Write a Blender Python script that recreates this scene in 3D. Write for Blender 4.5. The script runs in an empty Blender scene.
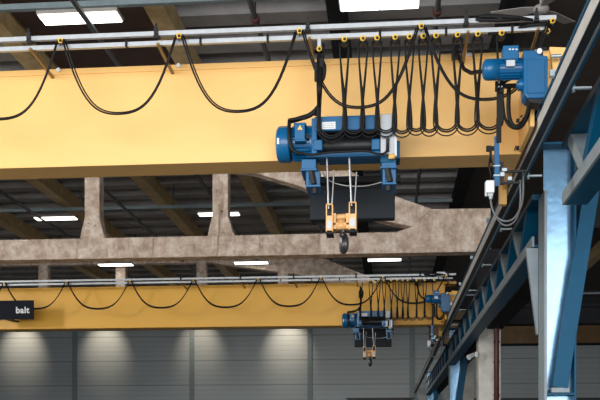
import bpy, math, random
from mathutils import Vector, Matrix
random.seed(7)
scn = bpy.context.scene
C = scn.collection
CZ = 1.7                                   # eye height above the floor; modelling heights below are measured from the eye
TH = math.atan(89/960.0); ct, st = math.cos(TH), math.sin(TH)

def P(u, v, Y):                            # point of the plane y = Y
    t = (u-300)/960.0
    X = Y*(t*ct-st)/(ct+t*st); d = Y*ct-X*st
    return Vector((X, Y, (446-v)*d/960.0))
def PX(u, v, Y): return P(u, v, Y).x

# ------------------------------------------------------------------ materials
def mat(name, col, rough=.5, metal=0., noise=0., nscale=4., bump=0., coat=0., col2=None, emit=None, es=0., bscale=None, stretch=(1,1,1), spec=.5):
    m = bpy.data.materials.new(name); m.use_nodes = True
    nt = m.node_tree; N = nt.nodes; L = nt.links
    b = N['Principled BSDF']
    b.inputs['Base Color'].default_value = (*col, 1)
    b.inputs['Roughness'].default_value = rough
    b.inputs['Metallic'].default_value = metal
    b.inputs['Specular IOR Level'].default_value = spec
    if coat:
        b.inputs['Coat Weight'].default_value = coat; b.inputs['Coat Roughness'].default_value = .15
    if emit:
        b.inputs['Emission Color'].default_value = (*emit, 1); b.inputs['Emission Strength'].default_value = es
    if noise or bump or col2:
        tc = N.new('ShaderNodeTexCoord'); mp = N.new('ShaderNodeMapping'); mp.inputs['Scale'].default_value = stretch
        L.new(tc.outputs['Object'], mp.inputs['Vector'])
        nz = N.new('ShaderNodeTexNoise'); nz.inputs['Scale'].default_value = nscale; nz.inputs['Detail'].default_value = 8
        nz.inputs['Roughness'].default_value = .65
        L.new(mp.outputs['Vector'], nz.inputs['Vector'])
        if noise or col2:
            r = N.new('ShaderNodeValToRGB')
            r.color_ramp.elements[0].position = .34; r.color_ramp.elements[1].position = .66
            c2 = col2 if col2 else tuple(c*(1-noise) for c in col)
            r.color_ramp.elements[0].color = (*c2, 1); r.color_ramp.elements[1].color = (*col, 1)
            L.new(nz.outputs['Fac'], r.inputs['Fac']); L.new(r.outputs['Color'], b.inputs['Base Color'])
        if bump:
            n2 = N.new('ShaderNodeTexNoise'); n2.inputs['Scale'].default_value = bscale or nscale*4; n2.inputs['Detail'].default_value = 6
            L.new(mp.outputs['Vector'], n2.inputs['Vector'])
            bp = N.new('ShaderNodeBump'); bp.inputs['Strength'].default_value = bump; bp.inputs['Distance'].default_value = .03
            L.new(n2.outputs['Fac'], bp.inputs['Height']); L.new(bp.outputs['Normal'], b.inputs['Normal'])
    return m

M = {}
M['yellow'] = mat('crane yellow paint', (.92,.56,.19), .36, noise=.06, nscale=1.2, stretch=(.3,1,1))
M['yellowhaze'] = mat('crane yellow with haze shift', (.93,.50,.055), .42, noise=.08, nscale=1.0, stretch=(.3,1,1))  # same crane paint; haze and flare hue shift put into the colour
M['blue'] = mat('hoist blue enamel', (.002,.115,.29), .34, spec=.35, coat=.2, noise=.15, nscale=6)
M['steelblue'] = mat('structural blue paint', (.002,.088,.185), .5, spec=.2, noise=.18, nscale=3)
M['webpaint'] = mat('glossy pale blue web paint', (.12,.30,.50), .2, metal=.5, coat=1., noise=.3, nscale=2.5, bump=.12, bscale=5)
M['sheenblue'] = mat('structural blue with sheen tint', (.28,.34,.38), .55, spec=.3, noise=.15, nscale=5)  # same blue paint, reflected light put into the colour
M['railgrey'] = mat('rail steel with sheen tint', (.60,.60,.58), .6, noise=.15, nscale=6)  # lit side of the rail beam put into a lighter colour
M['galv'] = mat('galvanised rail', (.52,.56,.60), .4, metal=.3, noise=.15, nscale=14)
M['bracket'] = mat('bright bracket steel', (.38,.46,.50), .35, metal=.5)
M['black'] = mat('black rubber', (.009,.009,.010), .5, spec=.2)
M['darksteel'] = mat('dark steel', (.022,.025,.028), .5, noise=.2, spec=.2)
M['drum'] = mat('greased rope drum', (.012,.014,.016), .4, metal=.2, spec=.3)
M['panel'] = mat('counterweight dark grey paint', (.018,.024,.031), .6, noise=.1, spec=.2)
M['brass'] = mat('yellow roller', (.85,.52,.05), .3, metal=.2)
M['silver'] = mat('brushed silver cabinet', (.36,.39,.42), .4, metal=.35, noise=.08, nscale=3)
M['rope'] = mat('wire rope', (.42,.43,.44), .4, metal=.6)
M['orange'] = mat('hook block yellow', (.80,.47,.19), .45, noise=.12, nscale=8)
M['white'] = mat('white plate', (.75,.77,.78), .5)
M['warn'] = mat('warning sign amber', (.85,.50,.14), .5)
M['hook'] = mat('forged hook steel', (.09,.09,.10), .38, metal=.6, noise=.3)
M['hose'] = mat('grey hose', (.12,.13,.14), .45)
M['gold'] = mat('yellow zinc strut', (.27,.17,.07), .5, metal=.2)
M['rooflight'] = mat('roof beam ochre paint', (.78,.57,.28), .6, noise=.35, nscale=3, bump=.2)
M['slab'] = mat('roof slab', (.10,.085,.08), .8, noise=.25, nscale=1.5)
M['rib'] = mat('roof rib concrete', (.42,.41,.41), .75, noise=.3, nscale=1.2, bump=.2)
M['maroon'] = mat('dark maroon roof sheet', (.075,.042,.036), .8, noise=.3, nscale=2)
M['pipe'] = mat('dark pipe paint', (.06,.075,.085), .45)
M['redpipe'] = mat('dark red pipe paint', (.085,.014,.012), .45, noise=.2)
M['trunk'] = mat('blue grey cable trunking', (.22,.29,.32), .45, noise=.2, nscale=6)
M['glazing'] = mat('brown tinted clerestory glazing', (.20,.115,.045), .35, noise=.45, nscale=.8, emit=(.5,.26,.08), es=.02)
M['darkbeam'] = mat('near-black concrete', (.03,.031,.035), .9, spec=.1, noise=.3, nscale=2)  # very dark even tone with random mottling
M['lamp'] = mat('lamp diffuser', (.9,.9,.88), .5, emit=(1,.96,.88), es=4)
M['lamphousing'] = mat('lamp housing', (.35,.33,.30), .5)
M['text'] = mat('sign lettering white', (.85,.86,.88), .5)
M['signdark'] = mat('sign dark navy', (.006,.009,.018), .6, spec=.15)
M['floor'] = mat('polished concrete floor', (.27,.25,.23), .5, noise=.25, nscale=.6)
M['doordark'] = mat('dark door steel', (.05,.055,.06), .5)
M['fan'] = mat('fan blade grey', (.30,.28,.27), .6)

def concrete():
    m = bpy.data.materials.new('old stained concrete'); m.use_nodes = True
    nt = m.node_tree; N = nt.nodes; L = nt.links; b = N['Principled BSDF']; b.inputs['Roughness'].default_value = .85
    tc = N.new('ShaderNodeTexCoord')
    n1 = N.new('ShaderNodeTexNoise'); n1.inputs['Scale'].default_value = 2.6; n1.inputs['Detail'].default_value = 10; n1.inputs['Roughness'].default_value = .7
    L.new(tc.outputs['Object'], n1.inputs['Vector'])
    r = N.new('ShaderNodeValToRGB'); e = r.color_ramp.elements
    e[0].position = .36; e[0].color = (.46,.34,.27,1); e[1].position = .62; e[1].color = (.90,.79,.69,1)
    x = e.new(.5); x.color = (.72,.57,.46,1)
    L.new(n1.outputs['Fac'], r.inputs['Fac'])
    mp = N.new('ShaderNodeMapping'); mp.inputs['Scale'].default_value = (6, 6, .5); L.new(tc.outputs['Object'], mp.inputs['Vector'])
    n2 = N.new('ShaderNodeTexNoise'); n2.inputs['Scale'].default_value = 1.0; n2.inputs['Detail'].default_value = 6; L.new(mp.outputs['Vector'], n2.inputs['Vector'])
    r2 = N.new('ShaderNodeValToRGB'); r2.color_ramp.elements[0].position = .6; r2.color_ramp.elements[1].position = .78
    L.new(n2.outputs['Fac'], r2.inputs['Fac'])
    mx = N.new('ShaderNodeMix'); mx.data_type = 'RGBA'; mx.inputs['B'].default_value = (.26,.15,.09,1)
    L.new(r2.outputs['Color'], mx.inputs['Factor']); L.new(r.outputs['Color'], mx.inputs['A'])
    # rust specks
    n3 = N.new('ShaderNodeTexNoise'); n3.inputs['Scale'].default_value = 7; n3.inputs['Detail'].default_value = 3; L.new(tc.outputs['Object'], n3.inputs['Vector'])
    r3 = N.new('ShaderNodeValToRGB'); r3.color_ramp.elements[0].position = .70; r3.color_ramp.elements[1].position = .74
    L.new(n3.outputs['Fac'], r3.inputs['Fac'])
    m2 = N.new('ShaderNodeMix'); m2.data_type = 'RGBA'; m2.inputs['B'].default_value = (.09,.035,.02,1)
    L.new(r3.outputs['Color'], m2.inputs['Factor']); L.new(mx.outputs['Result'], m2.inputs['A'])
    L.new(m2.outputs['Result'], b.inputs['Base Color'])
    n4 = N.new('ShaderNodeTexNoise'); n4.inputs['Scale'].default_value = 5; n4.inputs['Detail'].default_value = 10; L.new(tc.outputs['Object'], n4.inputs['Vector'])
    bp = N.new('ShaderNodeBump'); bp.inputs['Strength'].default_value = 1; bp.inputs['Distance'].default_value = .12
    L.new(n4.outputs['Fac'], bp.inputs['Height']); L.new(bp.outputs['Normal'], b.inputs['Normal'])
    return m
M['concrete'] = concrete()
M['palecon'] = mat('pale grey weathered concrete', (.80,.79,.74), .85, col2=(.50,.47,.42), noise=.4, nscale=1.6, bump=.4)

def panelwall():
    m = bpy.data.materials.new('ribbed grey metal cladding'); m.use_nodes = True
    nt = m.node_tree; N = nt.nodes; L = nt.links; b = N['Principled BSDF']
    b.inputs['Roughness'].default_value = .5
    tc = N.new('ShaderNodeTexCoord'); sp = N.new('ShaderNodeSeparateXYZ'); L.new(tc.outputs['Object'], sp.inputs[0])
    def fract(scale, edge):
        a = N.new('ShaderNodeMath'); a.operation = 'MULTIPLY'; a.inputs[1].default_value = scale; L.new(sp.outputs['Z'], a.inputs[0])
        f = N.new('ShaderNodeMath'); f.operation = 'FRACT'; L.new(a.outputs[0], f.inputs[0])
        g = N.new('ShaderNodeMath'); g.operation = 'LESS_THAN'; g.inputs[1].default_value = edge; L.new(f.outputs[0], g.inputs[0]); return g
    g1 = fract(1/.32, .16); g2 = fract(1/1.6, .05)
    mx = N.new('ShaderNodeMix'); mx.data_type = 'RGBA'; mx.inputs['A'].default_value = (.42,.48,.52,1); mx.inputs['B'].default_value = (.36,.41,.445,1)
    L.new(g1.outputs[0], mx.inputs['Factor'])
    m2 = N.new('ShaderNodeMix'); m2.data_type = 'RGBA'; m2.inputs['B'].default_value = (.28,.32,.345,1)
    L.new(g2.outputs[0], m2.inputs['Factor']); L.new(mx.outputs['Result'], m2.inputs['A'])
    L.new(m2.outputs['Result'], b.inputs['Base Color'])
    return m
M['cladding'] = panelwall()

# ------------------------------------------------------------------ mesh builder
class MB:
    def __init__(s): s.v = []; s.f = []; s.sm = []
    def add(s, vs, fs, smooth=False):
        k = len(s.v); s.v += [Vector(p) for p in vs]
        for f in fs: s.f.append([i+k for i in f]); s.sm.append(smooth)
        return s
    def box(s, x0, x1, y0, y1, z0, z1):
        x0, x1 = sorted((x0, x1)); y0, y1 = sorted((y0, y1)); z0, z1 = sorted((z0, z1))
        vs = [(x0,y0,z0),(x1,y0,z0),(x1,y1,z0),(x0,y1,z0),(x0,y0,z1),(x1,y0,z1),(x1,y1,z1),(x0,y1,z1)]
        return s.add(vs, [(0,3,2,1),(4,5,6,7),(0,1,5,4),(1,2,6,5),(2,3,7,6),(3,0,4,7)])
    def px(s, u0, u1, v0, v1, Y0, Y1):      # box with its front face on y = Y0
        a = P((u0+u1)/2, v1, Y0); b = P((u0+u1)/2, v0, Y0)
        return s.box(PX(u0, v0, Y0), PX(u1, v0, Y0), Y0, Y1, a.z, b.z)
    def bar(s, a, b, w, h, up=(0,0,1)):    # rectangular bar from a to b; w across, h along up
        a = Vector(a); b = Vector(b); d = (b-a).normalized(); up = Vector(up)
        x = d.cross(up)
        if x.length < 1e-4: x = d.cross(Vector((0,1,0)))
        x.normalize(); y = x.cross(d).normalized()
        vs = []
        for p in (a, b):
            for sx, sy in ((-1,-1),(1,-1),(1,1),(-1,1)): vs.append(p + x*sx*w/2 + y*sy*h/2)
        return s.add(vs, [(0,1,2,3),(7,6,5,4),(0,4,5,1),(1,5,6,2),(2,6,7,3),(3,7,4,0)])
    def cyl(s, a, b, r, r2=None, n=20, caps=True):
        a = Vector(a); b = Vector(b); r2 = r if r2 is None else r2
        d = (b-a).normalized(); x = d.orthogonal().normalized(); y = d.cross(x)
        ring = lambda p, q: [p + (x*math.cos(2*math.pi*i/n) + y*math.sin(2*math.pi*i/n))*q for i in range(n)]
        s.add(ring(a, r)+ring(b, r2), [(i, (i+1)%n, n+(i+1)%n, n+i) for i in range(n)], True)
        if caps:
            s.add(ring(a, r), [tuple(reversed(range(n)))]); s.add(ring(b, r2), [tuple(range(n))])
        return s
    def lathe(s, a, axis, prof, n=24):      # prof: (distance along axis, radius)
        a = Vector(a); d = Vector(axis).normalized(); x = d.orthogonal().normalized(); y = d.cross(x)
        vs = []
        for t, r in prof:
            vs += [a + d*t + (x*math.cos(2*math.pi*i/n) + y*math.sin(2*math.pi*i/n))*max(r, 1e-4) for i in range(n)]
        fs = [(k*n+i, k*n+(i+1)%n, (k+1)*n+(i+1)%n, (k+1)*n+i) for k in range(len(prof)-1) for i in range(n)]
        return s.add(vs, fs, True)
    def tube(s, pts, r, n=8):
        pts = [Vector(p) for p in pts]; vs = []; ref = None
        rr = r if isinstance(r, (list, tuple)) else [r]*len(pts)
        for i, p in enumerate(pts):
            d = (pts[min(i+1, len(pts)-1)] - pts[max(i-1, 0)]).normalized()
            if ref is None: ref = d.orthogonal().normalized()
            ref = (ref - d*ref.dot(d)); ref = ref.normalized() if ref.length > 1e-6 else d.orthogonal().normalized()
            y = d.cross(ref)
            vs += [p + (ref*math.cos(2*math.pi*k/n) + y*math.sin(2*math.pi*k/n))*rr[i] for k in range(n)]
        fs = [(j*n+k, j*n+(k+1)%n, (j+1)*n+(k+1)%n, (j+1)*n+k) for j in range(len(pts)-1) for k in range(n)]
        fs += [tuple(reversed(range(n))), tuple((len(pts)-1)*n+k for k in range(n))]
        return s.add(vs, fs, True)
    def prism(s, poly, y0, y1):             # polygon in x,z extruded along y
        n = len(poly)
        vs = [(x, y0, z) for x, z in poly] + [(x, y1, z) for x, z in poly]
        fs = [tuple(range(n)), tuple(reversed(range(n, 2*n)))] + [(i, i+n, (i+1)%n+n, (i+1)%n) for i in range(n)]
        return s.add(vs, fs)
    def build(s, name, m, parent=None, bevel=0., origin=None):
        me = bpy.data.meshes.new(name)
        if parent is not None: o0 = Vector(parent['_o'])
        else:
            o0 = Vector(origin) if origin else sum(s.v, Vector())/len(s.v)
        me.from_pydata([tuple(p-o0) for p in s.v], [], s.f)
        me.polygons.foreach_set('use_smooth', s.sm); me.update()
        import bmesh
        bm = bmesh.new(); bm.from_mesh(me); bmesh.ops.recalc_face_normals(bm, faces=bm.faces); bm.to_mesh(me); bm.free()
        me.materials.append(M[m] if isinstance(m, str) else m)
        o = bpy.data.objects.new(name, me); C.objects.link(o)
        o['_o'] = tuple(o0)
        if parent is not None: o.parent = parent
        else: o.location = o0 + Vector((0,0,CZ))
        if bevel:
            bv = o.modifiers.new('bevel', 'BEVEL'); bv.width = bevel; bv.segments = 2; bv.limit_method = 'ANGLE'; bv.angle_limit = .7
        return o

def tag(o, label=None, cat=None, group=None, kind=None):
    if label: o['label'] = label
    if cat: o['category'] = cat
    if group: o['group'] = group
    if kind: o['kind'] = kind
    return o
def thing(name, loc, label, cat, group=None):
    o = bpy.data.objects.new(name, None); C.objects.link(o); o.empty_display_size = .2
    o['_o'] = tuple(loc); o.location = Vector(loc) + Vector((0,0,CZ))
    return tag(o, label, cat, group)
def copy_tree(o, off=None, label=None, parent=None):
    c = o.copy(); C.objects.link(c)
    if parent: c.parent = parent
    if off is not None: c.location = o.location + Vector(off)
    if label: c['label'] = label
    for ch in list(o.children): copy_tree(ch, parent=c)
    return c
def struct(mb, name, m, bevel=0.): return tag(mb.build(name, m, bevel=bevel), kind='structure')

# ------------------------------------------------------------------ the hall
F = -CZ
struct(MB().box(-27.0, 15, -14, 63, F-.2, F), 'floor', 'floor')
YW = 62.
struct(MB().box(-27.0, 2.6, YW, YW+.3, F, 9.6), 'wall_back', 'cladding')
struct(MB().box(-27.3, -27.0, -14, 63, F, 9.9), 'wall_left', 'cladding')
struct(MB().box(15, 15.3, -14, 63, F, 9.9), 'wall_right', 'cladding')
# back wall of the bay beyond the runway: cladding below, brown glazing above
struct(MB().box(2.6, 15, YW, YW+.3, F, 6.35), 'wall_back_bay', 'cladding')
wn = MB()
wn.box(2.6, 15, YW+.05, YW+.2, 6.35, 9.6)
struct(wn, 'window_1', 'glazing')
wf = MB()
for k in range(4): wf.box(3.4+k*3.5, 3.5+k*3.5, YW-.05, YW+.05, 6.45, 9.5)
for z in (6.35, 7.9, 9.4): wf.box(2.6, 15, YW-.06, YW+.05, z, z+.16)
struct(wf, 'trim_1', 'darkbeam')
for k, u in enumerate((-41, 75, 192, 310, 412)):
    x = PX(u, 350, YW)
    struct(MB().box(x-.16, x+.16, YW-.08, YW, F, 9.5), 'trim_%d' % (k+2), 'trunk')
dx0, dx1 = PX(348, 398, YW), PX(412, 398, YW)
struct(MB().box(dx0, dx1, YW-.12, YW-.02, F, 3.02).box(dx0-.1, dx1+.1, YW-.2, YW, 3.02, 3.1), 'door_1', 'doordark')
struct(MB().box(4.0, 14.8, YW-.12, YW-.02, F, 3.05), 'baseboard_back', 'doordark')

# ceiling slab and cross ribs
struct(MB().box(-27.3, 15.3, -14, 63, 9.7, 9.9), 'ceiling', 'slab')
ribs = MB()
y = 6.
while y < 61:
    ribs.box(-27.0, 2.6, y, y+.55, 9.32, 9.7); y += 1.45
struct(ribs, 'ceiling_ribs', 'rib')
struct(MB().box(-8.0, -5.0, 17.5, 24.8, 9.22, 9.3), 'ceiling_panel', 'maroon')
# main roof beams along the hall
bl = ['ochre roof beam outermost on the left, seen small beyond the posts', 'ochre roof beam second from the left wall, seen over far girder',
      'ochre roof beam above the lit lamp at upper left', 'broad ochre roof beam at top, left of the middle lamps',
      'dark roof beam passing beside the upper middle ceiling lamp', 'dark roof beam over the geared travel motor at upper right', 'roof beam over the bay beyond the blue runway',
      'roof beam outermost on the right, over side bay']
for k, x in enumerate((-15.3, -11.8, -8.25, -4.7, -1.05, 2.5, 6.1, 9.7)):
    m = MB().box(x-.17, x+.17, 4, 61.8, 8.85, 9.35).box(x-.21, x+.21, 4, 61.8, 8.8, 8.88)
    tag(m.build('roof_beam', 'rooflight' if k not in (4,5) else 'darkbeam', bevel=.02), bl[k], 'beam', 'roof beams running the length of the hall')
# pipes
pl = ['dark pipe under the roof, leftmost, crossing behind concrete truss', 'dark pipe under the roof left of the tall concrete post',
      'dark pipe behind the upper left ceiling lamp', 'dark pipe with red collar at top, left of the middle ceiling lamp', 'dark pipe at the top edge right of the middle ceiling lamp']
for k, x in enumerate((-12.7, -9.25, -5.9, -2.6, .92)):
    t = thing('roof_pipe', (x, 18, 8.35), pl[k], 'pipe', 'pipes hung under the roof')
    MB().cyl((x, 12, 8.35), (x, 60, 8.35), .055, n=12).build('pipe_run', 'pipe', t)
    if k in (3, 4):
        yy = 8.35*960/ (446-15)
        MB().cyl((x, yy-.06, 8.35), (x, yy+.06, 8.35), .085, n=14).box(x-.015, x+.015, yy-.02, yy+.02, 8.4, 8.8).build('pipe_collar', 'redpipe', t)

# lamp rows hung on trunking
def lamp(u0, u1, v0, d0, d1, Z, label):
    xa, xb = PX(u0, v0, d0), PX(u1, v0, d0)
    t = thing('ceiling_lamp', ((xa+xb)/2, (d0+d1)/2, Z), label, 'lamp', 'linear lamps under the roof')
    MB().box(xa-.03, xb+.03, d0-.03, d1+.03, Z+.03, Z+.10).build('lamp_housing', 'lamphousing', t, bevel=.01)
    xm = (xa+xb)/2
    MB().box(xa, xm-.008, d0, d1, Z, Z+.035).build('diffuser', 'lamp', t)
    MB().box(xm+.008, xb, d0, d1, Z, Z+.035).build('diffuser', 'lamp', t)
lamp(38, 116, 18, 18.35, 18.78, 8.47, 'lit rectangular ceiling lamp at upper left above the near crane')
lamp(340, 419, 6, 18.35, 18.78, 8.50, 'lit rectangular ceiling lamp at top centre above near crane hoist')
rowB = 'lit slim ceiling lamp '
lamp(34, 74, 219, 34.1, 34.5, 8.34, rowB+'seen left of the concrete post, below near girder')
lamp(198, 238, 215, 34.1, 34.5, 8.36, rowB+'half hidden behind the middle concrete post')
lamp(98, 131, 265, 41.8, 42.2, 8.08, rowB+'under the concrete truss chord, leftmost of three')
lamp(234, 267, 263, 41.8, 42.2, 8.06, rowB+'under the concrete truss chord, middle of three')
lamp(368, 401, 260, 41.8, 42.2, 8.09, rowB+'under the concrete truss chord, rightmost of three')
for (yy, Z, lb) in ((18.3, 8.62, 'grey blue trunking carrying the two upper ceiling lamps'), (33.9, 8.58, 'grey blue trunking of lamps seen behind the concrete post'), (41.4, 8.34, 'dark trunking of lamps seen below the concrete truss')):
    t = thing('cable_trunking', (-3, yy, Z), lb, 'trunking', 'lamp trunking lines')
    MB().box(-26.8, 2.2 if yy > 20 else 14, yy-.06, yy+.06, Z-.05, Z+.06).build('tray', 'trunk', t)
    x = -24.7
    while x < 2:
        MB().box(x-.02, x+.02, yy-.02, yy+.02, Z, 9.4).build('hanger', 'pipe', t); x += 3.4

# concrete roof trusses (arched top chord, posts, deep bottom chord)
def arch(off=0):
    pts = [(-26.9, 8.78), (-11, 8.77), (-7, 8.76), (-3.5, 8.6), (-1.1, 7.6), (.22, 6.83), (1.18, 6.47)]
    return pts
def conc_truss(Y, posts, label, xr):
    t = thing('concrete_truss', (-5, Y, 5.3), label, 'truss')
    ch = MB().prism([(-26.9, 5.28), (xr, 5.28), (xr, 6.45), (1.18, 6.47), (.62, 6.0), (.2, 5.86), (-26.9, 5.86)], Y, Y+.5)
    ch.build('bottom_chord', 'concrete', t, bevel=.02)
    a = arch(); top = MB()
    up = a; lo = [(-26.9, 8.3), (-8, 8.25), (-3.75, 7.6), (-2.5, 7.2), (-.25, 6.2), (.35, 6.06), (.62, 6.0)]
    top.prism(up + lo[::-1], Y+.02, Y+.48); top.build('top_chord', 'concrete', t, bevel=.02)
    for x, w in posts:
        i = next(k for k in range(len(a)-1) if a[k][0] <= x <= a[k+1][0]); f = (x-a[i][0])/(a[i+1][0]-a[i][0])
        zt = a[i][1]*(1-f)+a[i+1][1]*f - .4
        p = MB().prism([(x-w*.82, 5.84), (x-w*.74, 6.05), (x-w*.5, 6.45), (x-w*.5, zt), (x+w*.5, zt), (x+w*.5, 6.45), (x+w*.74, 6.05), (x+w*.95, 5.84)], Y+.04, Y+.46)
        p.build('post', 'concrete', t, bevel=.02)
    return t
T1 = 26.4
conc_truss(T1, [(-15.3,.45), (-11.8,.45), (PX(91.5,200,T1),.43), (PX(220,200,T1),.44)], 'stained concrete roof truss with two posts, behind near crane', 2.75)
conc_truss(42.6, [(PX(42.5,270,42.6),.44), (PX(120,270,42.6),.44), (PX(201,270,42.6),.44), (PX(283,270,42.6),.46), (PX(366,270,42.6),.46)], 'farther dim concrete roof truss with many posts, above far crane', 2.3)

# ------------------------------------------------------------------ side bay: concrete columns, dark beams
c = MB().px(478.5, 501, 250, 327, 26.2, 26.85)
x0, x1 = PX(478.5, 330, 26.2), PX(501, 330, 26.2)
t = thing('concrete_column', ((x0+x1)/2, 26.5, F), 'pale weathered concrete column with dark red pipe, right of blue runway', 'column')
MB().box(x0, x1, 26.2, 26.85, F, 4.0).build('shaft', 'palecon', t, bevel=.02)
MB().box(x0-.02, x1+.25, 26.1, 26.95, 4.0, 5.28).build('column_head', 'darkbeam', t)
x2, x3 = PX(463.5, 350, 40), PX(474, 350, 40)
tag(MB().box(x2, x3, 40, 40.6, F, 4.6).build('concrete_column', 'palecon', bevel=.02), 'shadowed grey concrete column behind, left of the paler one', 'column')
t = thing('downpipe', (PX(496,350,26.05), 26.05, F), 'dark red pipe running down the pale concrete column', 'pipe')
pts = [P(496.5, 445, 25.98), P(496.5, 335, 25.98), P(497, 326, 25.98), P(499, 318, 25.98), P(499, 300, 25.98), P(499, 284, 25.98)]
pts[0].z = F
MB().tube(pts, .07, 12).build('pipe_run', 'redpipe', t)
m = MB()
for v in (342, 362, 395): p = P(496.5, v, 26.05); m.cyl((p.x, 26.05, p.z-.02), (p.x, 26.05, p.z+.02), .085, n=12)
m.build('pipe_clip', 'darksteel', t)
t = thing('floodlight', P(473, 355, 26), 'small white floodlight on an arm beside the pale column', 'lamp')
MB().tube([P(478, 353, 26.2), P(475, 354, 26.1), P(472, 356, 26)], .03, 8).build('arm', 'white', t)
MB().cyl(P(476.5, 352, 26), P(476.5, 357, 26), .05, n=12).build('joint', 'white', t)
MB().cyl(P(473.5, 354.5, 26), P(468.5, 357.5, 25.9), .05, .075, n=14).build('lamp_head', 'white', t)
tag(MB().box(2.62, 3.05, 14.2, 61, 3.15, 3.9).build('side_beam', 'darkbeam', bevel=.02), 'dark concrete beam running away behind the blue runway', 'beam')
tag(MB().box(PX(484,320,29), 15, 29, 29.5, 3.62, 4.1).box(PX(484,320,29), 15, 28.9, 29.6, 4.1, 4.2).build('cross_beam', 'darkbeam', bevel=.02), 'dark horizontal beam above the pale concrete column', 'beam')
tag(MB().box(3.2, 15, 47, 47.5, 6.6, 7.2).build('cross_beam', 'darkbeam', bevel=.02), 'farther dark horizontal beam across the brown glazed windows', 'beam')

# ------------------------------------------------------------------ crane runway on the right
XR0, XR1 = 1.61, 1.735
t = thing('runway_rail', (1.67, 12, 3.42), 'long grey and blue crane rail beam running diagonally into the distance', 'rail')
MB().box(XR0+.012, XR0+.022, 2, 61.8, 3.425, 3.60).build('web_plate', 'railgrey', t)
MB().box(XR0-.004, XR1, 2, 61.8, 3.60, 3.63).build('top_flange', 'steelblue', t)
MB().box(XR0, XR1-.05, 2, 61.8, 3.41, 3.425).build('bottom_flange', 'darksteel', t)  # shade of the underside put into the colour
MB().box(XR0+.022, XR1-.055, 2, 61.8, 3.43, 3.60).build('core', 'darksteel', t)
MB().box(XR1-.05, XR1-.03, 2, 61.8, 3.40, 3.44).build('edge_lip', 'sheenblue', t)
MB().box(XR1-.03, XR1, 2, 61.8, 3.40, 3.44).build('edge_angle', 'steelblue', t)
MB().box(1.645, 1.70, 2, 61.8, 3.63, 3.68).build('rail_head', 'railgrey', t)
XT0, XT1 = 2.04, 2.33
def truss(ya, yb, label, dia0):
    t = thing('runway_truss', (2.18, ya, 2.85), label, 'truss', 'blue runway trusses')
    MB().box(XT0, XT0+.03, ya, yb, 2.85, 3.0).build('chord_web', 'sheenblue', t)
    MB().box(XT0+.03, XT1, ya, yb, 2.85, 2.88).build('bottom_chord', 'steelblue', t)
    MB().box(XT0, XT1, ya, yb, 3.52, 3.60).build('top_chord', 'steelblue', t)
    y = dia0
    while y < yb-1.0:
        # leaning members: one wide with sheen in its colour, one plain blue, meeting on the chord
        if y-.75 > ya-.2: MB().bar((XT0+.10, y-.80, 3.52), (XT0+.10, y-.06, 2.98), .2, .16, (0,1,0)).build('diagonal', 'steelblue', t)
        MB().bar((XT0+.10, y+.80, 3.52), (XT0+.10, y+.06, 2.98), .2, .16, (0,1,0)).build('diagonal', 'sheenblue', t)
        y += 1.8
    return t
truss(2.5, 11.6, 'nearest blue runway truss ending in front of the large blue column', 3.2)
truss(13.99, 34.28, 'middle blue runway truss with zigzag diagonals between the two columns', 15.35)
truss(34.95, 54.4, 'farthest blue runway truss, beyond the second blue column', 35.6)
k = 0
y = 9.55
while y < 61:
    m = MB().box(XR1-.02, XT0-.08, y-.022, y+.022, 3.47, 3.49)
    m.cyl((XR1+.05, y, 3.44), (XR1+.05, y, 3.53), .02, n=8)
    d = ['nearest', 'second nearest', 'third nearest', 'fourth nearest', 'fifth nearest', 'sixth nearest'][k] if k < 6 else None
    if k < 6: lb = 'bright steel tie bracket from rail beam to blue truss, %s of the row' % d
    else: lb = 'tiny bright tie bracket far along the crane runway'
    tb_ = m.build('tie_bracket', 'bracket'); MB().box(XR0-.05, XR0+.0, y-.03, y+.03, 3.60, 3.66).build('rail_clip', 'bracket', tb_)
    tag(tb_, lb, 'bracket', 'tie brackets on the crane runway' if k < 6 else 'far tie brackets on the crane runway')
    y += 3.05; k += 1

def column(Yc, label):
    t = thing('steel_column', (2.3, Yc+.15, F), label, 'column', 'blue steel columns of the crane runway')
    XL, XRr = (PX(544.3,300,13.45), PX(576.5,300,13.45))
    MB().box(XL, XL+.03, Yc-.0, Yc+.52, F, 3.52).build('flange', 'sheenblue', t, bevel=.004)
    MB().box(XL-.0, XL+.035, Yc-.012, Yc, F, 3.52).build('flange_edge', 'sheenblue', t)
    MB().box(XRr-.03, XRr, Yc, Yc+.52, F, 4.2).build('flange', 'steelblue', t, bevel=.004)
    MB().box(XL+.03, XRr-.03, Yc+.26, Yc+.275, F, 4.2).build('web', 'webpaint', t)
    for z in (.70, 4.15): MB().box(XL+.03 if z < 4 else XL-.02, XRr-.03 if z < 4 else XRr, Yc+.01, Yc+.26, z, z+.03).build('stiffener', 'steelblue', t)
    MB().box(XL-.25, XRr+.25, Yc-.2, Yc+.55, F, F+.04).build('base_plate', 'steelblue', t)
    b = MB().bar((2.335, Yc+.04, .80), (2.76, Yc+.04, 3.5), .21, .12, (0,1,0)); b.build('brace', 'steelblue', t, bevel=.004)
    MB().box(2.22, 2.46, Yc-.02, Yc+.15, .735, .80).build('brace_shoe', 'sheenblue', t)
    # knee brace towards the far truss, seen left of the column
    return t
column(13.45, 'large blue steel column with pale shiny web at right edge')
column(34.3, 'second blue steel column halfway along the runway, much smaller')
column(54.5, 'farthest tiny blue steel column at the bottom of the runway')
# knee plate left of the near column
tag(MB().prism([(PX(527,250,13.9), 2.83), (PX(539,250,13.9), 2.83), (PX(539,250,13.9), 1.6), (PX(538,250,13.9), 1.6)], 13.98, 14.1).build('knee_gusset', 'sheenblue'), 'tapered grey blue knee plate under truss beside the large column', 'bracket')

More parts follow.
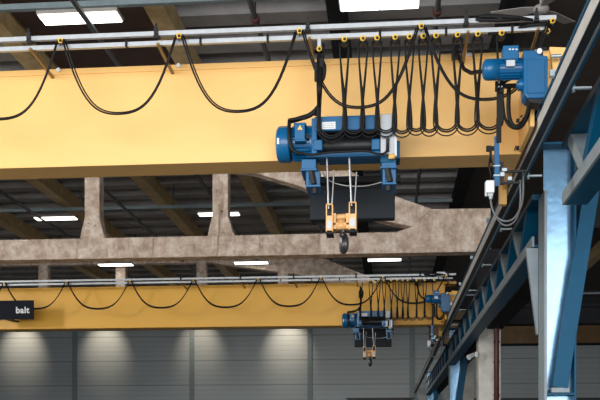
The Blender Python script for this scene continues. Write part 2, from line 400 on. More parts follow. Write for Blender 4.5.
# ------------------------------------------------------------------ bridge crane (girder, end carriage, travel drive, rails)
Y1 = 11.637; DY = 16.06
cr = thing('bridge_crane', (-2, Y1+.25, 3.48), 'near yellow bridge crane girder with blue travel motor, large across picture', 'crane', 'yellow overhead cranes')
ZB, ZT = 3.48, 4.70
XE = PX(521, 150, Y1)
MB().box(-26.3, XE, Y1+.015, Y1+.485, ZB+.012, ZT-.012).build('girder', 'yellow', cr)
MB().box(-26.3, XE, Y1, Y1+.5, ZB, ZB+.022).build('bottom_flange', 'yellow', cr, bevel=.003)
MB().box(-26.3, XE+.35, Y1-.0, Y1+.5, ZT-.07, ZT).build('top_flange', 'yellow', cr, bevel=.003)
MB().box(XE, 1.60, Y1+.10, Y1+.46, 3.70, 4.63).build('girder_end', 'yellow', cr)
m = MB()
for x in (XE+.0, XE-.22): m.box(x-.008, x+.008, Y1-.0, Y1+.015, ZB+.02, ZT-.07)
m.build('stiffener', 'yellow', cr)
ec = MB().box(1.54, 1.86, 10.5, 13.4, 3.72, 4.14).box(1.60, 1.84, 10.48, 10.9, 4.14, 4.21)
ec = ec.build('end_carriage', 'yellow', cr, bevel=.008)
MB().box(1.54, 1.585, 10.7, 13.4, 3.50, 3.74).build('skirt', 'yellow', ec)
MB().box(1.50, 1.60, 13.3, 13.42, 3.30, 3.9).build('rail_sweep', 'yellow', ec)
for yy in (10.95, 12.95): MB().cyl((1.62, yy, 3.86), (1.76, yy, 3.86), .18, n=24).build('wheel', 'darksteel', ec)
m = MB()
m.prism([(1.70, 4.24), (1.95, 4.22), (1.90, 4.2), (1.80, 4.12), (1.80, 3.9), (1.74, 3.9), (1.72, 4.12)], 10.4, 10.46)
m.build('buffer_plate', 'yellow', ec)
for z in (4.10,):
    p = Vector((1.70, 10.3, z)); MB().cyl(p, p+Vector((.10,0,0)), .02, n=10).build('bolt', 'bracket', ec)
# travel drive
YD = 10.3
def pp(u, v, Y=YD): return P(u, v, Y)
r = (pp(490,55).z-pp(490,76).z)/2; za = pp(490, 65.5).z
xl = PX(483.5, 65, YD); xm = PX(500, 65, YD); xr = PX(524, 65, YD)
dm = MB(); dm.lathe((xl, YD+.12, za), (1,0,0), [(0,.0),(0,r*.55),(.012,r*.80),(.03,r*.94),(.06,r),(xm-xl,r),(xm-xl,r*.9),(xm-xl,0)], 28)
cover = dm.build('motor', 'blue', cr)
fm = MB().cyl((xm, YD+.12, za), (xr, YD+.12, za), r*.86, n=24)
for k in range(20):
    a = 2*math.pi*k/20; dr = Vector((0, math.cos(a), math.sin(a)))
    c0 = Vector((xm, YD+.12, za)) + dr*r*.9; fm.bar(c0, c0+Vector((xr-xm-.02,0,0)), .008, r*.22, dr)
fm.build('cooling_fins', 'blue', cover)
tb = MB().px(503, 519, 45, 59, YD-.02, YD+.16).build('terminal_box', 'blue', cover, bevel=.01)
MB().px(505, 518, 58, 61, YD, YD+.1).build('box_neck', 'blue', cover)
MB().px(506.5, 515, 60, 66, YD+.0-.02, YD+.02).build('rating_plate', 'galv', cover)
m = MB()
for u in (509, 512, 515.5): m.px(u, u+2, 48.6, 49.8, YD-.025, YD-.018)
m.build('box_mark', 'white', tb)
g = [(523.5,50),(537,50),(537,53.5),(541,54.5),(548,56),(548,96),(545,98),(528,98),(524,94)]
gb = MB().prism([(pp(u,v,YD-.05).x, pp(u,v,YD-.05).z) for u, v in g], YD-.05, YD+.2).build('gearbox', 'blue', cr, bevel=.012)
g2 = [(527,59),(545,59),(545,93),(527,93)]
MB().prism([(pp(u,v,YD-.06).x, pp(u,v,YD-.06).z) for u, v in g2], YD-.062, YD-.04).build('cover_plate', 'blue', gb, bevel=.006)
MB().cyl(pp(518,85,YD+.05), pp(525,85,YD+.05), .062, n=20).cyl(pp(516.5,85,YD+.05), pp(518.5,85,YD+.05), .04, n=16).build('shaft_stub', 'blue', gb)
q = [(527,98),(545,98),(541,104),(530,102)]
MB().prism([(pp(u,v,YD-.03).x, pp(u,v,YD-.03).z) for u, v in q], YD-.03, YD+.16).build('gearbox_foot', 'darksteel', gb)
MB().px(536.5, 543, 50, 56, YD+.02, YD+.2).build('clamp', 'darksteel', gb)
MB().cyl(pp(539.5,51,YD-.04), pp(539.5,51,YD+.04), .028, n=12).build('vent_plug', 'white', gb)
# cable rails and their support arms
YU, YL = 10.93, 11.0
def railz(v389, Y): return (446-v389)*Y*ct/960
zu, zl = railz(24.7, YU), railz(34.6, YL)
xu, xlr = PX(556, 20, YU), PX(548, 30, YL)
def crail(y, z, x1, w=.05, h=.048):
    return MB().box(-26.2, x1, y-w/2, y+w/2, z-h/2, z+h/2).box(-26.2, x1, y-w/2-.006, y-w/2+.002, z-h/2-.004, z-h/2+.010)
ur = crail(YU, zu, xu).build('upper_cable_rail', 'galv', cr)
lr = crail(YL, zl, xlr).build('lower_cable_rail', 'galv', cr)
for u in (127, 201, 268, 380, 446, 512): x = PX(u, 44, YL); MB().box(x-.014, x+.014, YL-.036, YL+.03, zl-.03, zl+.045).build('rail_joint', 'black', lr)
for u in (-110, 30, 157, 308, 466, 536):
    x = PX(u, 32, YU)
    a = MB().box(x-.022, x+.022, YU-.06, YU-.028, zu-.02, zu+.06).box(x-.03, x+.03, YU-.05, YU+.05, zu-.045, zu-.026)
    a.cyl((x, YU-.045, zu+.06), (x, YU-.045, zu+.10), .012, n=8)
    a.build('rail_hanger', 'darksteel', cr)
    s = MB().bar((x+.02, YU-.05, zl-.05), (x+.02, Y1+.1, zl-.10), .032, .025).bar((x+.02, YL, zl-.05), (x+.02, YL, zu-.03), .03, .03, (1,0,0)).bar((x+.02, Y1+.05, zl-.09), (x+.02, Y1+.05, ZT-.01), .05, .03, (1,0,0))
    s.build('support_arm', 'gold', cr)
    MB().cyl((x+.1, Y1-.03, ZT-.02), (x+.1, Y1+.05, ZT-.02), .026, n=10).build('clamp_nut', 'white', cr)
MB().box(PX(470, 40, 11.8), PX(545, 40, 11.8), 11.65, 11.95, ZT, ZT+.05).build('end_tray', 'darksteel', cr)
# cable tray of looped spare cable on the rail
m = MB()
for k in range(3): m.tube([pp(476+k, 18.5-k*.6, YU-.05), pp(484, 15.5+k*.7, YU-.05), pp(500, 15.2+k*.6, YU-.05), pp(519, 17+k*.8, YU-.05), pp(533, 20, YU-.05)], .014, 6)
m.tube([pp(476, 18, YU-.06), pp(480, 20, YU-.06), pp(500, 20.5, YU-.06), pp(520, 19, YU-.06)], .02, 6)
m.build('spare_cable', 'black', cr)
MB().tube([pp(551,26,YU), pp(545,24,YU), pp(530,25,YU), pp(515,29,YL), pp(500,33,YL), pp(488,34,YL)], .014, 6).build('jumper_cable', 'black', cr)
# motor supply cable and dark junction clamp at the top flange
MB().tube([pp(457,52,11.3), pp(460,60,11.1), pp(464,69,10.9), pp(471,73,10.7), pp(480,71.5,10.5), pp(488,71.5,YD+.05)], .022, 8).build('supply_cable', 'black', cr)
MB().tube([pp(440,52.5,11.5), pp(470,51.5,11.5), pp(502,50.5,11.5)], .014, 6).px(452, 458.5, 46, 57, 11.4, 11.5).build('cable_clamp', 'black', cr)
MB().px(463, 467, 51, 54.5, 11.42, 11.5).build('clamp_nut', 'white', cr)
# collector arm hanging down in front of the girder end
YA = 10.75
ca = MB().px(494.5, 499.5, 136, 186, YA, YA+.05).build('collector_arm', 'blue', cr, bevel=.004)
MB().px(497, 503.5, 82, 122, YA-.02, YA+.03).px(496.5, 501.5, 118, 142, YA-.03, YA+.0).build('arm_sleeve', 'black', ca)
MB().px(496, 520, 83.5, 87, YA-.05, YA).px(495.5, 498, 81, 90, YA-.06, YA+.0).px(500, 504, 80, 92, YA-.06, YA).build('arm_bracket', 'darksteel', ca)
m = MB()
for u, v in ((499, 86.5), (501.8, 86.5), (499, 82.5)): m.cyl(pp(u, v, YA-.08), pp(u, v, YA-.05), .008, n=8)
m.build('bracket_bolt', 'white', ca)
MB().px(486.5, 491, 145.5, 150.5, YA, YA+.05).px(489, 496, 146, 150, YA+.01, YA+.04).px(489.5, 492, 150, 162, YA, YA+.04).build('limit_switch', 'black', ca)
m = MB(); m.tube([pp(491,178,YA), pp(490.5,172,YA), pp(489,166,YA), pp(490,158,YA)], .012, 6).tube([pp(493,175,YA), pp(493.5,166,YA), pp(491.5,160,YA)], .006, 6)
m.build('switch_cord', 'black', ca)
MB().px(493.5, 500.5, 165, 166.3, YA-.01, YA+.06).px(493.5, 500.5, 174.5, 175.8, YA-.01, YA+.06).build('arm_band', 'bracket', ca)
MB().px(502, 527, 170, 172, YA-.05, YA-.02).px(503, 520, 181.5, 183.5, YA-.05, YA-.02).px(500.5, 503.5, 162, 184, YA-.04, YA).px(522, 524, 171, 196, YA-.05, YA-.03).build('tow_fork', 'darksteel', ca)
MB().px(502, 507, 168, 171, YA-.06, YA+.02).px(508, 512, 176.5, 180, YA-.06, YA+.02).px(500.5, 504.5, 172, 176, YA-.06, YA+.02).build('fork_clamp', 'bracket', ca)
jb = MB().px(486, 494.6, 180, 192.5, YA-.1, YA+.0).build('junction_box', 'white', ca, bevel=.01)
MB().px(485, 487.2, 182, 196, YA-.07, YA-.02).px(488, 493, 192.5, 196, YA-.07, YA-.02).cyl(pp(491,195.5,YA-.05), pp(491,199,YA-.05), .022, n=10).build('cable_gland', 'silver', jb)
def spline(pts, n=8):
    pts = [Vector(p) for p in pts]; out = []
    for i in range(len(pts)-1):
        p0 = pts[max(i-1,0)]; p1 = pts[i]; p2 = pts[i+1]; p3 = pts[min(i+2,len(pts)-1)]
        for k in range(n):
            t = k/n
            out.append(.5*((2*p1)+(p2-p0)*t+(2*p0-5*p1+4*p2-p3)*t*t+(3*p1-p0-3*p2+p3)*t**3))
    out.append(pts[-1]); return out
m = MB()
m.tube(spline([pp(490.8,198,YA-.05), pp(491.5,206,YA-.06), pp(496,216,YA-.08), pp(504,221,YA-.1), pp(513,219,YA-.1), pp(520,209,YA-.08), pp(523,196,YA-.05), pp(523.2,176,YA-.04)]), .011, 8)
m.tube(spline([pp(490.8,198,YA-.03), pp(493,210,YA-.03), pp(499,221,YA-.03), pp(506,225.5,YA-.03), pp(514,222,YA-.03), pp(519,212,YA-.03), pp(520.5,198,YA-.03), pp(520,180,YA-.03)]), .010, 8)
m.build('collector_hose', 'hose', ca)
# cables gathering below the gearbox
m = MB()
m.tube(spline([pp(509,88,YA), pp(508.5,108,YA), pp(510,120,YA), pp(514,126,YA), pp(520,125,YA), pp(526,117,YA), pp(529.5,104,YA-.1)]), .024, 8)
m.tube(spline([pp(502.5,92,YA), pp(503.5,112,YA), pp(508,124,YA), pp(515,128.5,YA), pp(522,126.5,YA), pp(528,116,YA), pp(530.5,100,YA-.1)]), .015, 8)
m.tube(spline([pp(503,100,YA), pp(505,117,YA), pp(511,126,YA-.03), pp(518,127.5,YA-.03), pp(525,120,YA-.03), pp(530,106,YA-.1)]), .013, 8)
m.tube(spline([pp(522,68,YD+.1), pp(512,78,YD+.3), pp(505,82,YA), pp(500,86,YA)]), .015, 8)
m.build('drive_cable', 'black', cr)
m = MB(); 
for (u, v) in ((517,121),(520,117.5),(522.5,119),(518.5,124)): m.cyl(pp(u,v,YA-.06), pp(u+2.5,v-2.5,YA-.07), .008, n=6)
m.px(516.5, 519.5, 118.5, 121.5, YA-.07, YA-.03); m.build('cable_tie', 'black', cr)
MB().cyl(pp(517.8,148.5,Y1-.02), pp(517.8,148.5,Y1+.01), .022, n=12).tube([pp(514.5,150.5,Y1-.04), pp(516,146,Y1-.04), pp(520,146.8,Y1-.04)], .008, 6).build('eye_bolt', 'darksteel', cr)

def grp_children(o): return list(o.children)
cr2 = copy_tree(cr, (0, DY, 0), 'far yellow bridge crane girder carrying the dark sign, lower in picture')
def shift_yellow(o):  # gives the far crane the haze-shifted yellow
    for sl in o.material_slots:
        if sl.material == M['yellow']: sl.link = 'OBJECT'; sl.material = M['yellowhaze']
    for ch in o.children: shift_yellow(ch)
shift_yellow(cr2)
# extra items on the far crane
Y2 = Y1+DY
cx = PX(441.5, 275, Y2-.2)
sb = MB().px(436.8, 445.5, 271.8, 276.2, Y2-.1, Y2+.05).build('light_box', 'white', None)
tag(sb, 'small pale box standing on the right end of far crane', 'box')
struct_sign = thing('wall_sign', P(20, 310, Y2-.87), 'dark sign with white lettering on the far yellow girder', 'sign')
for zz in (301.5, 317.5): MB().px(2, 8, zz, zz+1, Y2-.84, Y2+.01).build('standoff', 'darksteel', struct_sign)
sp_ = MB().px(-12, 33.3, 300.5, 319.3, Y2-.90, Y2-.84).build('sign_board', 'signdark', struct_sign)
fc = bpy.data.curves.new('lettering', 'FONT'); fc.body = 'balt'; fc.align_x = 'RIGHT'; fc.size = .25; fc.extrude = .004; fc.offset = .008; fc.space_character = 1.08
fo = bpy.data.objects.new('lettering_tmp', fc); C.objects.link(fo)
dg = bpy.context.evaluated_depsgraph_get(); me = bpy.data.meshes.new_from_object(fo.evaluated_get(dg)); bpy.data.objects.remove(fo)
me.materials.clear(); me.materials.append(M['text'])
lo = bpy.data.objects.new('lettering', me); C.objects.link(lo); lo.parent = struct_sign
tp = P(29.2, 312.9, Y2-.91) - Vector(struct_sign['_o'])
lo.location = tp; lo.rotation_euler = (math.pi/2, 0, 0)
tag(lo, 'white letters')

# ------------------------------------------------------------------ hoist trolley
H = 11.13
ho = thing('hoist_trolley', P(345, 140, H), 'near blue electric rope hoist with black drum on the large girder', 'hoist', 'blue rope hoists')
b = MB
def hp(u, v, Y=H): return P(u, v, Y)
# motor
zc = hp(290,139).z; rr = (hp(290,121).z-hp(290,157.5).z)/2; ym = H+.20
x0, x1, x2 = PX(275,139,H), PX(289,139,H), PX(312,139,H)
fc_ = b().lathe((x0, ym, zc), (1,0,0), [(0,0),(0,rr*.74),(.006,rr*.84),(.02,rr*.95),(.04,rr*.99),(x1-x0-.02,rr),(x1-x0,rr*.97),(x1-x0,0)], 12)
mo = fc_.build('motor', 'blue', ho)
m = b().cyl((x1+.005, ym, zc), (x2, ym, zc), rr*.80, n=24)
for k in range(28):
    a = 2*math.pi*k/28; dr = Vector((0, math.cos(a), math.sin(a)))
    c0 = Vector((x1+.03, ym, zc))+dr*rr*.86; m.bar(c0, c0+Vector((x2-x1-.05,0,0)), .009, rr*.2, dr)
m.cyl((x2-.03, ym, zc), (x2, ym, zc), rr*.95, n=24)
m.build('cooling_fins', 'blue', mo)
m = b().cyl((x1, ym, zc), (x1+.02, ym, zc), rr*.9, n=24).tube(spline([hp(289.5,120,H), hp(289,130,H-.04), hp(290,142,H-.05), hp(293,150,H-.05), hp(299,153.5,H-.05)]), .022, 8)
m.build('motor_band', 'black', mo)
tb = b().px(294.5, 305, 124, 139.5, H-.1, H+.05).build('terminal_box', 'blue', mo, bevel=.008)
b().px(294.5, 305.5, 139.5, 141, H-.105, H+.0).build('box_base', 'blue', tb)
b().px(293.5, 306, 122.5, 124.2, H-.105, H+.05).build('box_lid', 'blue', tb, bevel=.003)
tri = [hp(297.4,129.8,H-.106), hp(302.6,129.8,H-.106), hp(300,125,H-.106)]
b().prism([(p.x, p.z) for p in tri], H-.108, H-.1).build('warning_triangle', 'warn', tb)
b().px(277.0, 279, 138, 144, ym-rr-.004, ym-rr+.03).build('motor_label', 'white', mo)
b().px(306, 309, 133.5, 138.5, H-.05, H).build('lock_knob', 'darksteel', mo)
# drum frame
b().px(314.5, 380, 115.5, 130, H-.05, H+.3).build('top_beam', 'blue', ho, bevel=.01)
lb = b().px(322, 335.5, 121.8, 129, H-.056, H-.048).build('data_plate', 'white', ho)
tag(lb, 'white plate with faint grey lines')
m = b()
for v in (123.6, 125.3, 127): m.px(323.5, 334, v, v+.5, H-.0575, H-.055)
m.build('print_line', 'silver', lb)
b().px(311.5, 317, 118, 155, H-.04, H+.32).build('end_plate', 'blue', ho, bevel=.008)
zc2 = hp(345,141.5).z; rd = (hp(345,131).z-hp(345,152.5).z)/2
xa, xb = PX(316.5,140,H), PX(380,140,H)
prof = [(0,0)]; n = 58
for i in range(n): 
    x = (xb-xa)*i/n; prof += [(x, rd*.97), (x+(xb-xa)/n*.5, rd)]
prof.append((xb-xa, rd)); prof.append((xb-xa, 0))
b().lathe((xa, H+.16, zc2), (1,0,0), prof, 28).build('rope_drum', 'drum', ho)
b().px(313, 322.5, 139.5, 150, H-.06, H+.1).build('drum_bearing', 'blue', ho, bevel=.01)
b().px(371.5, 380, 138.5, 149.5, H-.06, H+.1).build('drum_bearing', 'blue', ho, bevel=.01)
b().px(306, 385, 151.5, 156.5, H-.02, H+.1).px(318, 381, 152, 157, H+.1, H+.4).build('lower_rail', 'blue', ho, bevel=.008)
b().px(316, 382, 130, 131.8, H-.0, H+.35).build('drum_guard', 'black', ho)
ca_ = b().px(380.5, 396.3, 113.8, 154, H-.08, H+.2).build('control_cabinet', 'silver', ho, bevel=.006)
b().px(394.5, 396.8, 130, 156, H-.085, H+.05).px(381, 396, 135, 136, H-.086, H-.07).build('cabinet_edge', 'galv', ca_)
b().px(386, 389.3, 139, 151, H-.12, H-.08).cyl(hp(388,139.5,H-.12), hp(388,139.5,H-.09), .02, n=10).build('cabinet_handle', 'darksteel', ca_)
b().px(396.3, 400, 141, 158, H-.02, H+.25).px(380.5, 396, 155, 162, H-.02, H+.2).build('cabinet_foot', 'steelblue', ho)
b().lathe(hp(388.6,156.6,H-.07), (1,0,0), [(0,0),(0,.022),(.01,.03),(.06,.03),(.075,.02),(.075,0)], 14).build('knob', 'warn', ho)
# wheel boxes under the flange
for (u0,u1,ua,ub,uc,ud,vo) in ((301.5,316,306,320,312,318,0), (381.5,396,382.5,396,386,391.5,-2.5)):
    w = b().px(u0, u1, 159+vo+ (2 if vo else 0), 169.5+vo, H+.0, H+.45).px(u0-1, u1+1, 168+vo, 170.5+vo, H-.03, H+.4).build('wheel_bracket', 'blue', ho, bevel=.006)
    b().px(ua, ub, 171+vo, 186+vo, H+.03, H+.14).px(ua-.5, ub+.5, 184.5+vo, 186.8+vo, H-.02, H+.4).px(ua, ua+3, 171+vo, 186+vo, H-.0, H+.4).build('clamp_box', 'blue', w, bevel=.006)
    b().cyl(hp((ua+ub)/2-2, 171+vo, H-.0), hp((ua+ub)/2+1, 184+vo, H-.0), .035, n=14).build('spindle', 'darksteel', w)
    b().cyl(hp((uc+ud)/2, 186+vo, H+.04), hp((uc+ud)/2, 193.5+vo, H+.04), .036, .03, n=16).build('stub', 'darksteel', w)
    b().cyl(P((u0+u1)/2, 172+vo, Y1-.05), P((u0+u1)/2, 172+vo, Y1+.05), .06, n=18).build('wheel', 'darksteel', w)
b().px(305, 400, 176, 182, 12.35, 12.45).build('cross_frame', 'darksteel', ho)
b().px(310, 395, 188, 219, 12.45, 12.62).build('counterweight', 'panel', ho, bevel=.015)
b().px(314, 390, 183.5, 188.5, 12.5, 12.56).build('counterweight_hanger', 'darksteel', ho)
# hoist cables
b().tube(spline([hp(291,121,H), hp(300,118.5,H-.06), hp(309,115.5,H-.06), hp(315,111,H-.06), hp(319,106,H-.05)]), .03, 8).tube(spline([hp(289,120,H-.02), hp(296,119,H-.08), hp(306,118,H-.08)]), .02, 8).build('cable_sleeve', 'black', ho)
b().tube(spline([hp(298,153,H-.06), hp(312,154.5,H-.1), hp(330,152.5,H-.12), hp(350,151.5,H-.12), hp(366,151,H-.12), hp(379,154,H-.12), hp(386,152,H-.13), hp(388,144,H-.13)]), .014, 8).build('bundle_cable', 'black', ho)
b().tube(spline([hp(322,172,H+.1), hp(330,181,H+.2), hp(345,185.5,H+.25), hp(365,186,H+.2), hp(382,182,H+.1)]), .007, 6).build('signal_wire', 'rope', ho)
b().tube(spline([hp(396,168,H+.1), hp(400,173,H+.1), hp(399,180,H+.1), hp(394,183,H+.1)]), .006, 6).build('loose_wire', 'black', ho)

# hook block hanging on four ropes
K = 11.22
hk = thing('hook_block', P(341, 220, K), 'yellow hook block with dark hook hanging below the near hoist', 'hook', 'hook blocks')
def kp(u, v, Y=K): return P(u, v, Y)
m_ropes = [((326.8,157),(328.6,209),K-.03), ((333.8,170),(332,207),K+.12), ((349.2,156),(351.6,206),K-.03), ((356.5,172),(354.6,205),K+.12)]
for a, c_, yy in m_ropes: b().cyl(P(a[0],a[1],yy), P(c_[0],c_[1],yy), .0125 if yy < K else .009, n=8).build('wire_rope', 'rope', hk)
for (u0,u1,v0,v1) in ((325.8,333,203.5,231.5), (348.8,356.5,201.5,229.5)):
    um = (u0+u1)/2
    s = b().px(u0, u0+1.3, v0, v1, K-.07, K+.16).px(u1-1.3, u1, v0, v1, K-.07, K+.16).px(u0, u1, v0, v0+1.2, K-.07, K+.16).px(u0+.2, u1-.2, v0+12, v1, K-.075, K+.16).px(u0, u1, v0+8, v0+10.5, K+.05, K+.14)
    sh = s.build('side_cheek', 'orange', hk, bevel=.003)
    b().cyl(P(u0+1.5, v0+11, K+.05), P(u1-1.5, v0+11, K+.05), .10, n=20).build('sheave', 'darksteel', sh)
    b().px(u0+1, u1-1.5, v1-11, v1-3, K-.079, K-.072).build('plate_label', 'silver', sh)
    b().px(u0, u1, v1, v1+2.6, K-.07, K+.15).build('rubber_pad', 'black', sh, bevel=.005)
    b().cyl(kp(um-2.6, v1+1.5, K-.05), kp(um+2.6, v1+1.5, K-.05), .035, n=12).build('roller', 'black', sh)
b().cyl(kp(333,217.5,K+.06), kp(349.5,216.3,K+.06), .035, n=14).px(333, 349, 222.5, 225, K-.02, K+.14).px(333, 336, 213, 229, K-.02, K+.14).px(346, 349, 213, 228.5, K-.02, K+.14).build('crosshead', 'orange', hk, bevel=.004)
b().lathe(kp(341,230,K+.05), (0,0,1), [(0,0),(0,.075),(.03,.085),(.06,.085),(.075,.06),(.11,.055),(.11,0)], 20).build('swivel_nut', 'orange', hk)
# hook: bent body seen nearly edge on
cp = kp(343, 230, K+.05); hz = cp.z; R = .088
pts = [(0, .02), (0, -.05)]
cc = (0.0, -.155)
for k in range(0, 15):
    a = math.radians(118 - k*21); pts.append((cc[0]+math.cos(a)*R*1.0, cc[1]+math.sin(a)*R*1.12))
rad = [.024, .026] + [.028+.012*math.sin(min(1, k/9)*math.pi) for k in range(15)]; rad[-1] = .008; rad[-2] = .015; rad[-3] = .021
ang = math.radians(72)
hpts = [Vector((cp.x + p*math.cos(ang)+.005, cp.y + p*math.sin(ang), hz + q)) for p, q in spline([Vector((p, q, 0)) for p, q in pts], 4) for p, q in [(p, q)]] if False else None
sp2 = spline([Vector((p, q, 0)) for p, q in pts], 4)
hpts = [Vector((cp.x + s_.x*math.cos(ang), cp.y + s_.x*math.sin(ang), hz + s_.y)) for s_ in sp2]
rads = []
for i in range(len(sp2)):
    f = i/4; k = min(int(f), len(rad)-2); rads.append(rad[k]*(1-(f-k)) + rad[k+1]*(f-k))
hb = b().tube(hpts, rads, 12).build('hook', 'hook', hk)
b().bar(Vector((cp.x-.02, cp.y+.03, hz-.05)), Vector((cp.x-.035, cp.y-.02, hz-.22)), .02, .012, (0,1,0)).build('safety_latch', 'galv', hb)

copy_tree(ho, (0, DY, 0), 'small far blue rope hoist on the lower girder')
copy_tree(hk, (0, DY, 0), 'small far yellow hook block hanging before the grey wall')

# ------------------------------------------------------------------ festoon: trolleys and cables
def trolley(x, y, z, label, group, saddle):
    t = thing('festoon_trolley', (x, y, z), label, 'trolley', group)
    b().cyl((x, y-.035, z-.055), (x, y-.01, z-.055), .031, n=18).build('roller', 'brass', t)
    b().cyl((x+.004, y-.042, z-.06), (x+.004, y-.033, z-.06), .017, n=12).box(x-.008, x+.008, y-.03, y-.02, z-.115, z-.07).build('axle', 'darksteel', t)
    if saddle:
        m = b().cyl((x, y-.008, z-.075), (x, y+.05, z-.075), .045, n=16)
        m.box(x-.045, x+.045, y-.008, y+.045, z-.10, z-.06)
    else: m = b().box(x-.045, x+.045, y-.01, y+.04, z-.06, z-.03)
    m.build('saddle', 'black', t)
    return t
tight_u = [(344.5,.0),(363,0),(377,0),(395,0),(409.3,0),(423,0),(435.6,0),(457.2,0),(477.2,0),(501,0)]
ordn = ['first','second','third','fourth','fifth','sixth','seventh','eighth','ninth','tenth']
xt = [PX(319.5, 50, YL)] + [PX(u, 40, YL) for u, _ in tight_u]
tr = []
for i, x in enumerate(xt):
    lb = ('yellow wheeled cable trolley above the near hoist, lower and alone' if i == 0 else
          'yellow wheeled cable trolley on near lower rail, %s of ten from the left' % ordn[i-1])
    tr.append(trolley(x, YL-.03, zl-(.10 if i == 0 else 0.0), lb, 'cable trolleys on the lower rail of the near crane', True))
m = b().box(xt[0]-.02, xt[0]+.02, YL-.05, YL-.03, zl-.14, zl-.02); m.build('hanger_link', 'galv', tr[0])
trolley(PX(546.5, 33, YL), YL-.03, zl, 'yellow roller at the right end of the near lower rail', 'cable trolleys on the lower rail of the near crane', False)
for i, t_ in enumerate(tr[1:]):
    copy_tree(t_, (0, DY, 0), 'tiny cable trolley on the far lower rail, %s of ten from left' % ordn[i])
# tight loops
def loopcable(xa, xb, z0, zb, y, hwtop, bulge, r):
    xc = (xa+xb)/2; hb_ = (xb-xa)/2*bulge; pts = []
    zr = zb + hb_*1.05
    n = 14
    for k in range(n+1):
        f = k/n; s_ = f*f*(3-2*f); pts.append((xc-(hwtop+(hb_-hwtop)*s_), y, z0+(zr-z0)*f))
    for k in range(1, 14):
        a = math.pi*k/14; pts.append((xc-hb_*math.cos(a), y, zr-hb_*1.05*math.sin(a)))
    for k in range(n, -1, -1):
        f = k/n; s_ = f*f*(3-2*f); pts.append((xc+(hwtop+(hb_-hwtop)*s_), y, z0+(zr-z0)*f))
    return b().tube(pts, r, 8)
bot = [139.5, 135.5, 135, 134.5, 135.2, 133, 134, 133.6, 133, 131.6]
fest = thing('festoon_cable', (xt[4], YL-.03, zl-.1), 'bunch of tight black cable loops hanging before the near girder', 'cable', 'bunched festoon cables')
for i in range(len(xt)-1):
    xa, xb_ = xt[i], xt[i+1]; xc = (xa+xb_)/2
    zb_ = (446-bot[i])*(YL*ct-xc*st)/960
    for k, (dy, dz, bf, rr_) in enumerate(((-.03, 0, 1.08, .0105), (.005, .035, .94, .0095), (.03, -.025, 1.2, .008))):
        
        bf_ = bf * (1.15 if xb_-xa < .2 else 1.0)
        loopcable(xa, xb_, zl-.10, zb_+dz, YL-.03+dy, (xb_-xa)/2-.05, bf_, rr_).build('cable_loop', 'black', fest)
# main drop to the hoist
b().tube(spline([pp(319,54,YL-.05), pp(321,64,YL-.1), pp(320,90,YL-.25), pp(319,110,H-.1), pp(320,128,H-.12), pp(325,137,H-.12), pp(332,139.5,H-.1)]), .02, 8).tube(spline([pp(319,54,YL-.05), pp(318,70,YL-.12), pp(318.5,90,YL-.25), pp(318.5,112,H-.1), pp(314,114,H-.1)]), .022, 8).build('hoist_feed', 'black', fest)
b().tube(spline([pp(319,56,YL-.05), pp(324,66,YL-.12), pp(323,78,YL-.12), pp(318.5,82,YL-.12)]), .025, 8).px(314.3, 317.3, 62, 80, YL-.14, YL-.08).px(319.5, 323.5, 58, 74, YL-.14, YL-.08).build('strain_grip', 'black', fest)
copy_tree(fest, (0, DY, 0), 'small bunch of tight black cable loops before the far girder')
# last short loop from lower end trolley
# wide loops
def wide(x0, z0, x1, z1, sag, y, r, n=28):
    pts = []
    for k in range(n+1):
        f = k/n; pts.append((x0+(x1-x0)*f, y, z0+(z1-z0)*f - sag*4*f*(1-f)*(1-.12*math.cos(2*math.pi*(f-.5)))))
    return b().tube(pts, r, 8)
wc = thing('festoon_cable', (-1, YU-.04, zu-.1), 'wide hanging black power cable loops before the near girder', 'cable', 'wide festoon cables')
wu = [(-55,122),(62,114.5),(180,112),(300,109.5),(421,101)]
xs = [PX(-180,40,YU), PX(-56,40,YU), PX(62,40,YU), PX(180,40,YU), PX(299.8,35,YU), PX(421,30,YU), PX(551.6,25.4,YU)]
bots = [120, 120, 114.5, 112.5, 108.5, 100.5]
ol = ['hidden','leftmost','second','third','fourth','fifth','sixth']
for i in range(len(xs)-1):
    xc = (xs[i]+xs[i+1])/2; zb_ = (446-bots[i])*((YU-.05)*ct-xc*st)/960
    sag = (zu-.06) - zb_
    for dy, ds, rr_, dx in ((-.06, 0, .0105, .03), (-.03, -.03, .0085, .055)):
        wide(xs[i]+dx, zu-.06, xs[i+1]-dx, zu-.06, (sag+ds)/.88, YU+dy, rr_).build('cable_loop', 'black', wc)
pos = ['above the left edge', 'near the left edge', 'below the upper left lamp', 'crossing the broad ochre beam', 'left of the near hoist feed cable', 'above the black drum end, over bunched loops', 'at the right end over geared motor']
for i, x in enumerate(xs):
    if i < 2: continue
    trolley(x, YU-.03, zu+ (0 if i < 6 else 0), 'yellow wheeled trolley on near upper rail, '+pos[i], 'cable trolleys on the upper rail of the near crane', False)
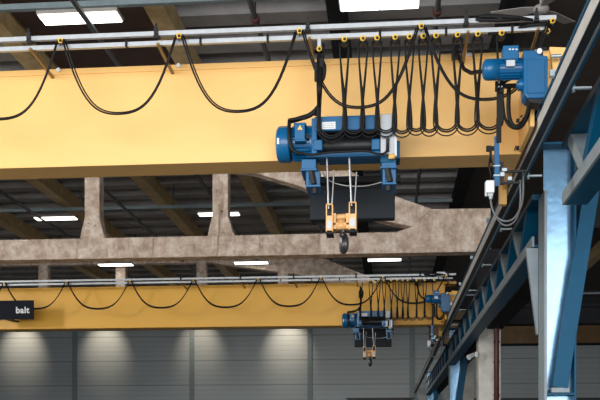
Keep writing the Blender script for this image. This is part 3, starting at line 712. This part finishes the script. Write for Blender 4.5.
# far crane wide loops
wf_ = thing('festoon_cable', (-5, YU+DY-.04, zu-.1), 'wide shallow black cable loops drooping before the far girder', 'cable', 'wide festoon cables')
YF = YU+DY
us = [5, 67, 130.5, 194, 258.5, 321, 383, 446]
xs2 = [PX(-58, 285, YF)] + [PX(u, 285, YF) for u in us]
fb = [312, 309.5, 309.5, 308.5, 308, 307, 305.5, 304]
for i in range(len(xs2)-1):
    xc = (xs2[i]+xs2[i+1])/2; zb_ = (446-fb[i])*(YF*ct-xc*st)/960
    for dy, ds in ((-.06, 0), (-.03, -.03)):
        wide(xs2[i]+.04, zu-.06, xs2[i+1]-.04, zu-.06, (zu-.06-zb_+ds)/.88, YF+dy, .014).build('cable_loop', 'black', wf_)
for i, x in enumerate(xs2[1:]):
    trolley(x, YF-.03, zu, 'tiny cable trolley on far upper rail, '+['beside the dark sign','first right of the dark sign','second right of the dark sign','third right of the dark sign','fourth right of the dark sign','just left of the far hoist','above the far bunched loops','at the far rail end'][i], 'cable trolleys on the upper rail of the far crane', False)

# ceiling fan at upper right
fz = P(541, 9, 17.0)
t = thing('ceiling_fan', fz, 'grey ceiling fan with broad blades at upper right', 'fan')
b().lathe(fz+Vector((0,0,-.09)), (0,0,1), [(0,0),(0,.06),(.02,.11),(.06,.14),(.11,.14),(.15,.09),(.17,.03),(.17,0)], 24).build('motor_hub', 'fan', t)
b().cyl(fz+Vector((0,0,.07)), (fz.x, fz.y, 9.4), .025, n=10).build('down_rod', 'fan', t)
for k, a in enumerate((.8, .8+2*math.pi/3, .8+4*math.pi/3)):
    d = Vector((math.cos(a), math.sin(a), 0)); w = Vector((-d.y, d.x, 0)); c0 = fz+d*.12; c1 = fz+d*.85
    vs = []
    for p, hw in ((c0,.06),(fz+d*.3,.11),(c1,.12)):
        for s_, zz in ((-1,-.02),(1,.02)): vs += [p+w*hw*s_+Vector((0,0,zz)), p+w*hw*s_+Vector((0,0,zz+.012))]
    m = b().add(vs, [(0,4,6,2),(4,8,10,6),(1,3,7,5),(5,7,11,9),(0,1,5,4),(4,5,9,8),(2,6,7,3),(6,10,11,7),(0,2,3,1),(8,9,11,10)])
    m.build('blade', 'fan', t)

# ------------------------------------------------------------------ light
w = bpy.data.worlds.new('World'); scn.world = w; w.use_nodes = True
w.node_tree.nodes['Background'].inputs['Color'].default_value = (.55,.68,.85,1)
w.node_tree.nodes['Background'].inputs['Strength'].default_value = 1.0
def area(name, loc, target, sx, sy, e, col=(1,1,1)):
    l = bpy.data.lights.new(name, 'AREA'); l.shape = 'RECTANGLE'; l.size = sx; l.size_y = sy; l.energy = e; l.color = col
    o = bpy.data.objects.new(name, l); C.objects.link(o); loc = Vector(loc)+Vector((0,0,CZ)); o.location = loc
    o.rotation_euler = (Vector(target)+Vector((0,0,CZ))-loc).to_track_quat('-Z', 'Z').to_euler()
    return o
area('rear fill', (-2, -9.5, 3.6), (-2, 10, 3.6), 22, 9, 4300, (1,.97,.93))  # unseen area light added behind the camera to light the crane front
area('left fill', (-26.8, 4, 6), (-3, 12, 4), 14, 6, 9000, (1,.96,.9))  # area light added before the solid left wall, brightens the girder's left
for u, e in ((22, 190), (105, 160), (200, 110), (288, 190)):
    l = bpy.data.lights.new('wall washer', 'SPOT'); l.energy = e*2.4; l.spot_size = math.radians(66); l.spot_blend = 1.0; l.color = (1,.80,.58); l.shadow_soft_size = .1
    o = bpy.data.objects.new('wall washer', l); C.objects.link(o)
    x = PX(u, 335, YW); o.location = (x, YW-2.4, 8.55+CZ); o.rotation_euler = (math.radians(50), 0, 0)
for x in (-9, 1): 
    l = bpy.data.lights.new('back wall fill', 'AREA'); l.size = 1.2; l.energy = 260; l.color = (1,.93,.82)  # unseen, without fixtures; added to brighten the back wall
    o = bpy.data.objects.new('back wall fill', l); C.objects.link(o); o.location = (x, 52, 8+CZ)

for o in C.objects:
    if '_o' in o: del o['_o']
# ------------------------------------------------------------------ camera
cam = bpy.data.cameras.new('camera'); co = bpy.data.objects.new('camera', cam); C.objects.link(co)
co.location = (0, 0, CZ); co.rotation_euler = (math.pi/2, 0, TH)
cam.sensor_width = 36; cam.lens = 36*960/600.; cam.shift_y = (446-200)/600.; cam.clip_end = 300
scn.camera = co
vs = scn.view_settings; vs.view_transform = 'Standard'; vs.look = 'None'; vs.exposure = 0.22; vs.gamma = 1
scn.cycles.use_denoising = True
